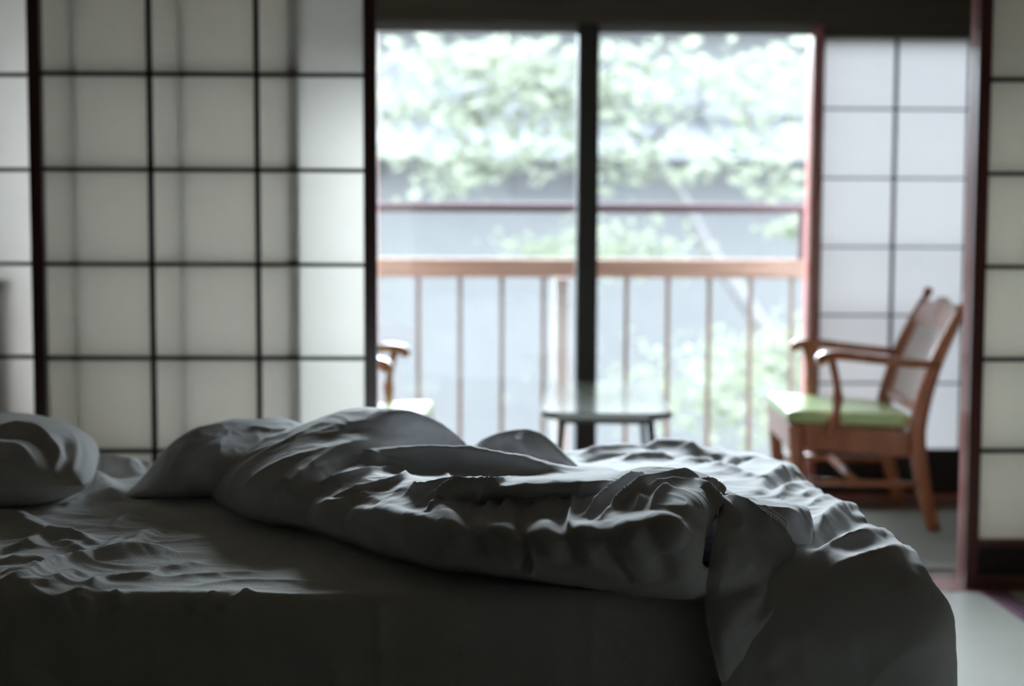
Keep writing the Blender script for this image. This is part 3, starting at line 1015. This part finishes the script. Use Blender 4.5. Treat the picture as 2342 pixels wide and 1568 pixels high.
ts = np.concatenate([np.linspace(-.26, -.06, 24), np.arange(-.056, .99, .0042), np.linspace(1.0, 1.2, 12)])
xs = np.linspace(XH, XE, 420)
X, T = np.meshgrid(xs, ts, indexing='ij')
y_, z_, ny_, nz_ = wrap_y(T)
P = np.stack([X, y_, z_], -1)
N = np.stack([np.zeros_like(X), ny_, nz_], -1)
sheet_strokes = [
    ([(-40, 1362), (0, 1353), (51, 1343), (123, 1309), (205, 1289), (282, 1276), (346, 1266), (400, 1262)], .020, .020),
    ([(20, 1352), (70, 1350), (125, 1340), (170, 1322), (215, 1318)], .012, .010),
    ([(185, 1362), (200, 1350), (230, 1335), (282, 1327), (333, 1325), (371, 1309), (423, 1299), (470, 1281)], .013, .011),
    ([(40, 1262), (64, 1253), (108, 1238), (143, 1235), (192, 1245), (240, 1264)], .018, .016),
    ([(120, 1250), (155, 1252), (190, 1268), (215, 1280)], .012, .008),
    ([(-30, 1190), (0, 1191), (38, 1199), (77, 1220), (115, 1238)], .020, .018),
    ([(30, 1192), (75, 1205), (120, 1228), (160, 1230)], .014, .009),
    ([(245, 1284), (295, 1256), (333, 1230), (372, 1226)], .016, .012),
    ([(230, 1275), (262, 1250), (285, 1238)], .012, .008),
    ([(200, 1085), (230, 1068), (262, 1074), (300, 1092)], .026, .026, 'w'),
    ([(290, 1090), (320, 1076), (350, 1080)], .022, .016, 'w'),
    ([(195, 1130), (212, 1100), (232, 1112), (255, 1140), (275, 1152)], .024, .020, 'w'),
    ([(150, 1165), (190, 1150), (240, 1148), (280, 1150)], .018, .012),
    ([(255, 1215), (290, 1190), (335, 1163)], .010, .008),
    ([(300, 1222), (380, 1208), (480, 1200), (600, 1192)], .010, .005),
    ([(330, 1250), (450, 1238), (560, 1230)], .008, .004),
    ([(0, 1290), (60, 1282), (120, 1290)], .012, .007),
    ([(0, 1320), (50, 1312), (100, 1300)], .012, .007),
    ([(390, 1325), (500, 1312), (620, 1310)], .010, .004),
    ([(420, 1345), (560, 1330), (760, 1332)], .010, .004),
    ([(262, 1352), (270, 1368), (288, 1392)], .008, .009),
    ([(500, 1350), (470, 1372), (430, 1395)], .007, .008),
    ([(575, 1348), (545, 1368), (500, 1392)], .007, .009),
    ([(170, 1352), (185, 1370), (215, 1382)], .010, .009),
    ([(60, 1352), (120, 1372), (170, 1360)], .010, .007),
    ([(700, 1230), (850, 1290), (950, 1310)], .012, .004),
]
D = fold(P, N, sheet_strokes)
topm = np.clip(nz_, 0, 1)
leftm = np.clip((-.05 - X) / .5, .35, 1)
D += wrinkle(P, .0045, 9, (.55, 1.3, 1), 2.0) * topm * leftm
D += wrinkle(P, .0018, 24, (.5, 1.2, 1), 5.0) * topm * leftm
D += perlin(P * np.array([4, 4, 4]) + 9) * .006 * topm
D += wrinkle(P, .003, 6, (2.2, 1, .5), 8.0) * (1 - topm)
D = np.clip(D, -.004, .06)
V, F = grid_mesh(P + N * D[..., None])
np_obj('bed_sheet', V, F, MAT['sheet'], label='rumpled grey cotton sheet fitted over the mattress', cat='sheet')

# ------------------------------------------------------------------ pillow
n = 170
u = np.linspace(-1, 1, n)
U, Vv = np.meshgrid(u, u, indexing='ij')
px0, py0, pa, pb = -.99, 2.485, .315, .245
cx_ = px0 + pa * U * (1 - .07 * (1 - U ** 2) * 0 - .06 * Vv ** 2 * 0) * (1 - .05 * np.abs(Vv) ** 4)
cy_ = py0 + pb * Vv * (1 - .05 * np.abs(U) ** 4)
e = np.clip(1 - np.abs(U) ** 3.2, 0, 1) ** .5 * np.clip(1 - np.abs(Vv) ** 2.6, 0, 1) ** .55
_c, _s = math.cos(math.radians(13)), math.sin(math.radians(13))
cx_, cy_ = px0 + (cx_ - px0) * _c - (cy_ - py0) * _s, py0 + (cx_ - px0) * _s + (cy_ - py0) * _c
top = np.stack([cx_, cy_, ZT + .045 + .092 * e], -1)
bot = np.stack([cx_, cy_, ZT + .045 - .043 * np.clip(e * 1.6, 0, 1)], -1)
N = orient(top, normals(top))
ps = [
    ([(-30, 978), (31, 983), (77, 987), (111, 1013), (132, 1040), (122, 1085)], .012, .016),
    ([(-30, 1002), (0, 998), (57, 1000), (96, 1017), (119, 1044), (112, 1080)], .011, -.016),
    ([(-30, 1022), (0, 1025), (46, 1032), (77, 1071), (84, 1112)], .013, .014),
    ([(0, 1045), (38, 1055), (65, 1082), (80, 1117)], .008, -.012),
    ([(161, 987), (176, 1017), (168, 1067), (153, 1098)], .011, .013),
    ([(146, 1000), (156, 1030), (146, 1080), (132, 1110)], .010, -.016),
    ([(184, 1000), (199, 1032), (191, 1075), (178, 1105)], .010, .010),
    ([(174, 1000), (188, 1035), (180, 1085)], .007, -.009),
    ([(-20, 1050), (20, 1065), (45, 1095), (60, 1140)], .010, .010),
    ([(20, 1100), (40, 1130), (55, 1165)], .010, .013),
    ([(0, 1090), (15, 1125), (25, 1175)], .010, -.012),
    ([(60, 1120), (80, 1150), (100, 1180)], .010, .013),
    ([(85, 1110), (105, 1140), (120, 1175)], .009, -.012),
    ([(105, 1100), (125, 1140), (145, 1178)], .010, .012),
    ([(150, 1105), (165, 1140), (180, 1165)], .010, .008),
]
d = fold(top, N, ps)
edge = np.clip(1 - np.maximum(np.abs(U), np.abs(Vv)) ** 6, 0, 1)
d = d * edge + wrinkle(top, .004, 9, (1.4, .6, 1), 4.0) * edge
top2 = top + N * d[..., None]
V1, F1 = grid_mesh(top2)
V2, F2 = grid_mesh(bot)
np_obj('pillow', np.vstack([V1, V2]), np.vstack([F1, F2[:, ::-1] + len(V1)]), MAT['pillow'], label='plump grey pillow with creased case at the head of the bed', cat='pillow')

# ------------------------------------------------------------------ duvet
dv_V, dv_F = [], []


def add_piece(P, flip=False):
    V, F = grid_mesh(P)
    k = sum(len(v) for v in dv_V)
    dv_V.append(V)
    dv_F.append((F[:, ::-1] if flip else F) + k)


def back(p, dy1, dz1, dy2, z2, dx=0.0):
    p = np.array(p)
    a = p + np.array([dx, dy1, dz1])
    b = np.array([p[0] + dx, p[1] + dy2, z2])
    return [a, b]


def finish(P, strokes, amp=.004, freq=7, st=(1, 1, 1), seed=0., fine=.0012):
    N = orient(P, normals(P))
    d = fold(P, N, strokes)
    d = d + wrinkle(P, amp, freq, st, seed) + wrinkle(P, fine, 26, st, seed + 3)
    return P + N * d[..., None]


# far left lump
c = []
for r in ([(283, 1143, .452)] * 4,
          [(308, 1141, .45), (313, 1128, .462), (320, 1112, .468), (330, 1096, .473)],
          [(360, 1140, .45), (356, 1120, .472), (363, 1085, .495), (378, 1032, .52)],
          [(420, 1140, .45), (415, 1115, .478), (424, 1060, .515), (437, 987, .555)],
          [(480, 1139, .45), (477, 1110, .482), (488, 1050, .53), (510, 965, .567)],
          [(560, 1150, .45), (558, 1110, .49), (565, 1045, .535), (578, 960, .568)],
          [(640, 1160, .45), (640, 1110, .49), (642, 1045, .535), (648, 961, .568)],
          [(720, 1160, .45), (720, 1110, .48), (715, 1050, .52), (700, 978, .555)],
          [(800, 1160, .45), (800, 1120, .46), (790, 1080, .48), (770, 1030, .50)]):
    f = [q(*k) for k in r]
    c.append(f + back(f[-1], .09, -.035, .17, .455))
P1 = finish(loft(c, 150, 110), [
    ([(505, 1000), (500, 1050), (470, 1120)], .02, .006),
    ([(440, 1000), (400, 1060), (370, 1120)], .02, .005),
    ([(560, 975), (620, 985), (670, 985)], .012, .004)], .004, 6, (1, 1, .6), 1.0)
add_piece(P1)

# big mound
c = []
for r in ([(486, 1138, .45), (484, 1126, .462), (487, 1110, .472), (495, 1092, .485), (508, 1075, .495), (525, 1060, .505)],
          [(545, 1172, .45), (530, 1150, .476), (533, 1115, .502), (548, 1080, .522), (570, 1045, .537), (600, 1008, .552)],
          [(620, 1198, .45), (603, 1175, .478), (606, 1130, .512), (625, 1085, .536), (650, 1030, .560), (690, 970, .583)],
          [(700, 1213, .45), (688, 1190, .478), (693, 1140, .512), (710, 1080, .540), (740, 1010, .572), (790, 940, .602)],
          [(780, 1235, .45), (780, 1200, .478), (785, 1140, .508), (800, 1075, .533), (830, 1005, .570), (860, 934, .607)],
          [(870, 1230, .45), (880, 1190, .465), (880, 1130, .490), (890, 1070, .515), (915, 1000, .560), (930, 939, .602)],
          [(960, 1200, .45), (965, 1150, .458), (970, 1100, .480), (985, 1050, .508), (997, 1005, .545), (1003, 965, .575)],
          [(1040, 1160, .45), (1045, 1120, .455), (1045, 1090, .472), (1045, 1058, .49), (1048, 1025, .52), (1050, 1000, .542)],
          [(1090, 1140, .45), (1090, 1120, .452), (1090, 1100, .46), (1088, 1075, .475), (1085, 1055, .485), (1082, 1032, .50)]):
    f = [q(*k) for k in r]
    c.append(f + back(f[-1], .09, -.04, .17, .455))
P2 = finish(loft(c, 230, 150), [
    ([(690, 1100), (760, 1060), (840, 1040), (900, 1032)], .014, .006),
    ([(640, 1130), (700, 1075), (790, 1022), (900, 1005), (1000, 1000)], .016, .006),
    ([(600, 1180), (625, 1130), (650, 1095)], .012, -.010),
    ([(500, 1120), (560, 1050), (640, 1010)], .014, .004),
    ([(900, 985), (960, 965), (1020, 985)], .016, .005),
    ([(720, 1020), (800, 985), (880, 975)], .018, -.004)], .004, 6, (1, 1, .7), 3.0)
add_piece(P2)

# upright fold behind the roll
c = []
for r in ([(1062, 1075, .47), (1062, 1058, .475), (1064, 1035, .485)],
          [(1100, 1078, .47), (1098, 1045, .50), (1098, 1008, .525)],
          [(1145, 1080, .47), (1140, 1035, .51), (1138, 990, .543)],
          [(1200, 1084, .47), (1195, 1035, .515), (1190, 983, .55)],
          [(1255, 1087, .47), (1248, 1042, .51), (1236, 991, .545)],
          [(1305, 1089, .465), (1298, 1062, .498), (1290, 1035, .515)],
          [(1345, 1092, .455), (1338, 1083, .47), (1330, 1072, .485)],
          [(1380, 1095, .445), (1375, 1090, .45), (1365, 1085, .46)]):
    f = [q(*k) for k in r]
    c.append(f + back(f[-1], .04, -.03, .09, .455))
P3 = finish(loft(c, 130, 90), [
    ([(1172, 1000), (1195, 1020), (1205, 1042), (1180, 1058)], .010, .012),
    ([(1150, 1005), (1165, 1020), (1180, 1035)], .012, -.012),
    ([(1085, 1032), (1140, 1034), (1190, 1046)], .008, .008)], .003, 8, (1, 1, 1), 6.0)
add_piece(P3)

# front roll
c = []
for k, r in enumerate((
        [(640, 1196, .44), (650, 1165, .465), (660, 1130, .485), (680, 1105, .498), (700, 1085, .510), (720, 1066, .505), (740, 1050, .495)],
        [(725, 1217, .45), (716, 1192, .486), (728, 1150, .512), (750, 1115, .527), (780, 1082, .540), (792, 1062, .538), (805, 1042, .535)],
        [(800, 1245, .45), (790, 1215, .486), (797, 1165, .516), (812, 1125, .530), (832, 1088, .542), (842, 1066, .540), (850, 1032, .555)],
        [(870, 1267, .45), (858, 1237, .486), (865, 1180, .518), (876, 1135, .533), (888, 1098, .540), (893, 1072, .534), (900, 1026, .562)],
        [(1000, 1303, .45), (990, 1272, .487), (998, 1210, .526), (1005, 1150, .542), (1015, 1109, .557), (1018, 1082, .530), (1010, 1022, .570)],
        [(1130, 1319, .45), (1122, 1290, .487), (1128, 1220, .532), (1135, 1148, .549), (1145, 1106, .574), (1152, 1088, .536), (1150, 1036, .565)],
        [(1250, 1332, .45), (1241, 1302, .49), (1246, 1225, .541), (1250, 1146, .556), (1262, 1101, .580), (1275, 1091, .540), (1285, 1064, .545)],
        [(1360, 1344, .45), (1350, 1312, .49), (1355, 1220, .551), (1365, 1136, .566), (1385, 1093, .584), (1400, 1088, .543), (1410, 1078, .525)],
        [(1480, 1363, .45), (1466, 1327, .49), (1468, 1215, .561), (1475, 1120, .583), (1492, 1067, .582), None, None],
        [(1570, 1371, .45), (1556, 1332, .49), (1562, 1230, .551), (1578, 1140, .580), (1602, 1084, .574), None, None],
        [(1618, 1373, .447), (1614, 1332, .482), (1622, 1250, .525), (1640, 1165, .553), (1658, 1122, .556), None, None])):
    r = list(r)
    a_, b_ = r[2], r[3]                               # a step half way up the front
    r.insert(3, (b_[0] - 3, b_[1] + 20, b_[2] - .005) if k in (4, 5, 6, 7) else tuple((x + y) / 2 for x, y in zip(a_, b_)))
    f = [q(*p) for p in r if p is not None]
    if r[-1] is None:
        f += [f[-1] + np.array([.01, .075, -.028]), f[-1] + np.array([.02, .16, -.075])]
    c.append([f[0] + np.array([0, .06, -.004])] + f + [f[-1] + np.array([0, .035, -.012]), f[-1] + np.array([0, .12, -.085])])
P4 = loft(c, 560, 270)
roll_strokes = [
    # bright creases running down-left from the plateau
    ([(830, 1032), (870, 1048), (920, 1056), (985, 1070)], 0.0054, .012),
    ([(700, 1128), (790, 1092), (870, 1080), (930, 1072)], 0.0054, .009),
    ([(760, 1142), (840, 1117), (915, 1100), (935, 1086)], 0.0054, .011),
    ([(700, 1165), (800, 1142), (860, 1120)], .012, .006),
    ([(940, 1110), (960, 1117), (1030, 1112), (1120, 1108), (1180, 1096)], 0.0054, .012),
    ([(950, 1160), (990, 1140), (1020, 1120), (1060, 1112)], 0.0048, .010),
    ([(975, 1180), (1005, 1145), (1020, 1128)], 0.0041, .008),
    ([(1060, 1180), (1100, 1135), (1120, 1112)], 0.0048, .009),
    ([(1015, 1078), (1030, 1098), (1060, 1100), (1110, 1092)], 0.0054, .006),
    ([(1110, 1162), (1122, 1164), (1140, 1148), (1180, 1146)], 0.0048, .010),
    ([(1150, 1200), (1155, 1165), (1190, 1148), (1220, 1146), (1290, 1132)], 0.0061, .012),
    ([(1205, 1172), (1250, 1158), (1290, 1136)], 0.0054, .010),
    ([(1190, 1310), (1205, 1260), (1190, 1210), (1187, 1160)], 0.0048, -.010),
    ([(1210, 1320), (1225, 1280), (1205, 1230)], 0.0068, .006),
    ([(1300, 1240), (1302, 1190), (1312, 1155), (1310, 1140)], 0.0054, .010),
    ([(1335, 1182), (1380, 1150), (1430, 1110), (1480, 1080)], 0.0061, .014),
    ([(1370, 1190), (1420, 1145), (1480, 1112), (1560, 1092), (1600, 1092)], 0.0061, .014),
    ([(1450, 1168), (1480, 1130), (1520, 1112), (1580, 1096)], 0.0054, .010),
    ([(1490, 1170), (1502, 1135), (1530, 1114)], 0.0048, .009),
    ([(1410, 1100), (1360, 1120), (1300, 1142)], .012, .006),
    ([(1345, 1190), (1390, 1165), (1425, 1130)], 0.0048, -.008),
    ([(1590, 1095), (1625, 1130), (1650, 1160), (1690, 1200)], 0.0048, .012, 'g'),
    ([(1600, 1095), (1640, 1115), (1660, 1140)], 0.0048, .010),
    ([(1370, 1250), (1410, 1300), (1440, 1350)], .014, -.008),
    ([(1390, 1240), (1450, 1300), (1500, 1330)], .016, .006),
    ([(1330, 1320), (1400, 1330), (1460, 1345)], .014, .005),
    ([(1620, 1300), (1630, 1260), (1650, 1210)], .012, -.012),
    ([(1480, 1160), (1520, 1200), (1560, 1230)], .03, .006),
    ([(900, 1180), (1000, 1200), (1060, 1260)], .03, .005),
    ([(1015, 1150), (1040, 1200), (1070, 1260)], .016, .008, 'w'),
    ([(1050, 1150), (1080, 1210), (1100, 1270)], .014, -.007),
    ([(1095, 1160), (1115, 1210), (1130, 1280)], .016, .008, 'w'),
    ([(1150, 1190), (1165, 1240), (1170, 1300)], .014, .006, 'w'),
    ([(1245, 1180), (1255, 1230), (1262, 1290)], .018, .007, 'w'),
    ([(1275, 1170), (1290, 1230), (1310, 1300)], .012, -.007),
    ([(1320, 1190), (1340, 1240), (1365, 1310)], .016, .007, 'w'),
    ([(1420, 1190), (1450, 1240), (1490, 1310)], .018, .007, 'w'),
    ([(1460, 1190), (1500, 1260), (1530, 1330)], .014, -.007),
    ([(1520, 1180), (1555, 1240), (1585, 1310)], .020, .008, 'w'),
    ([(790, 1180), (830, 1200), (880, 1240)], .020, .006, 'w'),
    ([(870, 1150), (920, 1190), (960, 1250)], .020, .007, 'w'),
]
P4 = finish(P4, roll_strokes, .0035, 7, (1, 1, .6), 9.0)
add_piece(P4)

# tail and corner flap to the right of the roll
YS = 1.708
c = [[qy(1650, 1560, YS + .01), qy(1640, 1530, YS), qy(1622, 1450, YS - .004), q(1612, 1378, .450), q(1622, 1290, .500), q(1640, 1200, .538), q(1655, 1124, .556)],
     [qy(1668, 1550, YS + .008), qy(1664, 1510, YS - .004), qy(1655, 1440, YS - .012), q(1652, 1365, .458), q(1660, 1280, .506), q(1675, 1200, .540), q(1690, 1140, .553)],
     [qy(1712, 1490, YS + .016), qy(1708, 1455, YS + .006), qy(1700, 1405, YS + .008), q(1705, 1345, .464), q(1715, 1270, .505), q(1730, 1200, .534), q(1745, 1150, .543)],
     [qy(1775, 1410, YS + .045), qy(1772, 1390, YS + .034), q(1768, 1360, .450), q(1768, 1310, .476), q(1778, 1255, .502), q(1788, 1198, .526), q(1795, 1156, .533)],
     [q(1826, 1338, .455), q(1826, 1320, .462), q(1826, 1300, .470), q(1828, 1270, .482), q(1830, 1235, .497), q(1832, 1195, .512), q(1830, 1161, .524)],
     [q(1850, 1300, .466), q(1851, 1285, .472), q(1852, 1268, .479), q(1853, 1248, .487), q(1854, 1222, .497), q(1854, 1192, .508), q(1848, 1166, .518)]]
c2 = []
for f in c:
    c2.append(f + [f[-1] + np.array([.006, .05, -.006]), f[-1] + np.array([.015, .16, -.045])])
P5 = finish(loft(c2, 210, 210), [
    ([(1640, 1140), (1670, 1180), (1697, 1215)], .005, .016),
    ([(1650, 1135), (1690, 1172), (1730, 1200), (1765, 1225), (1785, 1262), (1795, 1290)], .007, .022),
    ([(1660, 1130), (1700, 1160), (1760, 1195), (1800, 1230)], .010, -.012),
    ([(1650, 1330), (1700, 1290), (1760, 1280)], .02, .008),
    ([(1640, 1430), (1700, 1380), (1760, 1340)], .018, .006),
    ([(1720, 1300), (1730, 1250), (1735, 1215)], .02, -.006),
    ([(1680, 1165), (1760, 1165), (1830, 1172)], .014, .006)], .003, 8, (1, 1, 1), 12.0)
add_piece(P5)
rim = P5[-1]
add_piece(np.stack([rim, rim + np.array([.003, .001, -.004]), rim + np.array([.002, .003, -.010]), rim + np.array([-.012, .010, -.026]), rim + np.array([-.05, .03, -.045])]))

# lower layer over the foot of the bed
RB = .075
xi, yi, yo = XE - RB + .012, YN + RB - .012, YFAR - RB + .005
gx = np.linspace(-.12, XE + .36, 250)
gy = np.linspace(YN - .36, YFAR + .22, 300)
GX, GY = np.meshgrid(gx, gy, indexing='ij')
nx_ = np.minimum(GX, xi)
ny_ = np.clip(GY, yi, yo)
ex, ey = GX - nx_, GY - ny_
Dd = np.sqrt(ex ** 2 + ey ** 2)
e0, e1 = ex / (Dd + 1e-9), ey / (Dd + 1e-9)
ang = np.clip(Dd / RB, 0, math.pi / 2)
drop = np.clip(Dd - RB * math.pi / 2, 0, None)
ZL = ZT + .004
flare = drop * .06
P6 = np.stack([nx_ + e0 * (RB * np.sin(ang) + flare), ny_ + e1 * (RB * np.sin(ang) + flare), ZL - RB + RB * np.cos(ang) - drop], -1)
N6 = np.stack([e0 * np.sin(ang), e1 * np.sin(ang), np.cos(ang)], -1)
thick = .030 + .012 * perlin(np.stack([GX * 5, GY * 5, GX * 0 + 1.5], -1)) + .010 * np.clip(1 - np.abs(GX - .35) / .3, 0, 1)
low_strokes = [
    ([(1737, 1148), (1755, 1109), (1781, 1089), (1832, 1074), (1875, 1080)], .020, .014),
    ([(1750, 1150), (1775, 1118), (1830, 1092), (1890, 1090)], .014, -.010),
    ([(1778, 1153), (1806, 1130), (1844, 1117), (1895, 1099)], .013, .011),
    ([(1829, 1155), (1857, 1140), (1898, 1121), (1934, 1126), (1975, 1155)], .012, .010),
    ([(1852, 1173), (1870, 1163), (1908, 1150), (1946, 1158), (1990, 1186)], .011, .009),
    ([(1852, 1250), (1883, 1211), (1913, 1180), (1955, 1172), (2000, 1190), (2080, 1250)], .017, .016),
    ([(1860, 1280), (1900, 1235), (1950, 1205), (2000, 1210)], .014, -.010),
    ([(1855, 1290), (1895, 1267), (1959, 1247), (2000, 1234), (2035, 1228), (2080, 1244), (2140, 1300)], .013, .015),
    ([(1857, 1344), (1908, 1318), (1959, 1298), (2000, 1285), (2060, 1270), (2100, 1280), (2150, 1330)], .014, .014),
    ([(1470, 1040), (1518, 1027), (1570, 1040), (1610, 1052)], .025, .018),
    ([(1320, 1048), (1400, 1036), (1480, 1038)], .022, .012),
    ([(1420, 1062), (1480, 1056), (1540, 1060)], .018, .012),
    ([(1330, 1062), (1380, 1052), (1430, 1050)], .014, -.012),
    ([(1638, 1048), (1646, 1062), (1658, 1080)], .012, -.010),
    ([(1650, 1075), (1690, 1060), (1735, 1052)], .014, -.010),
    ([(1600, 1072), (1660, 1085), (1700, 1100), (1745, 1115)], .014, .012),
    ([(1560, 1058), (1600, 1068), (1630, 1062)], .014, .010),
    ([(2190, 1330), (2200, 1420), (2195, 1560)], .022, .007),
    ([(2225, 1400), (2235, 1460), (2228, 1560)], .014, -.006),
    ([(1700, 1500), (1800, 1440), (1950, 1380), (2080, 1345)], .03, .008),
    ([(1750, 1560), (1900, 1480), (2060, 1430)], .03, .010),
    ([(1820, 1400), (1900, 1360), (2000, 1335)], .012, .007),
    ([(1720, 1530), (1790, 1470), (1880, 1430)], .012, .007),
    ([(1980, 1560), (2060, 1500), (2150, 1440)], .016, .008),
    ([(2060, 1330), (2130, 1390), (2160, 1470)], .014, .007),
]
soft = 1 - .7 * np.clip((ang - .25) / .7, 0, 1)
d6 = thick + fold(P6 + N6 * .03, N6, low_strokes) * soft + wrinkle(P6, .004, 7, (1, 1, .5), 15.) + wrinkle(P6, .0012, 24, (1, 1, .5), 17.)
P6 = P6 + N6 * d6[..., None]
# where the roll lies on top the lower layer stays tucked beneath it
yc = np.interp(GX, [-.12, -.054, .08, .225, .29], [2.06, 1.917, 1.84, 1.77, 1.70])
keep = (GY > yc + .11) | (GX > .300)
V, F = grid_mesh(P6)
kf = keep.reshape(-1)[F].all(1)
k = sum(len(v) for v in dv_V)
dv_V.append(V)
dv_F.append(F[kf] + k)

np_obj('duvet', np.vstack(dv_V), np.vstack(dv_F), MAT['duvet'], label='crumpled grey duvet pushed back and hanging over the foot of the bed', cat='duvet')
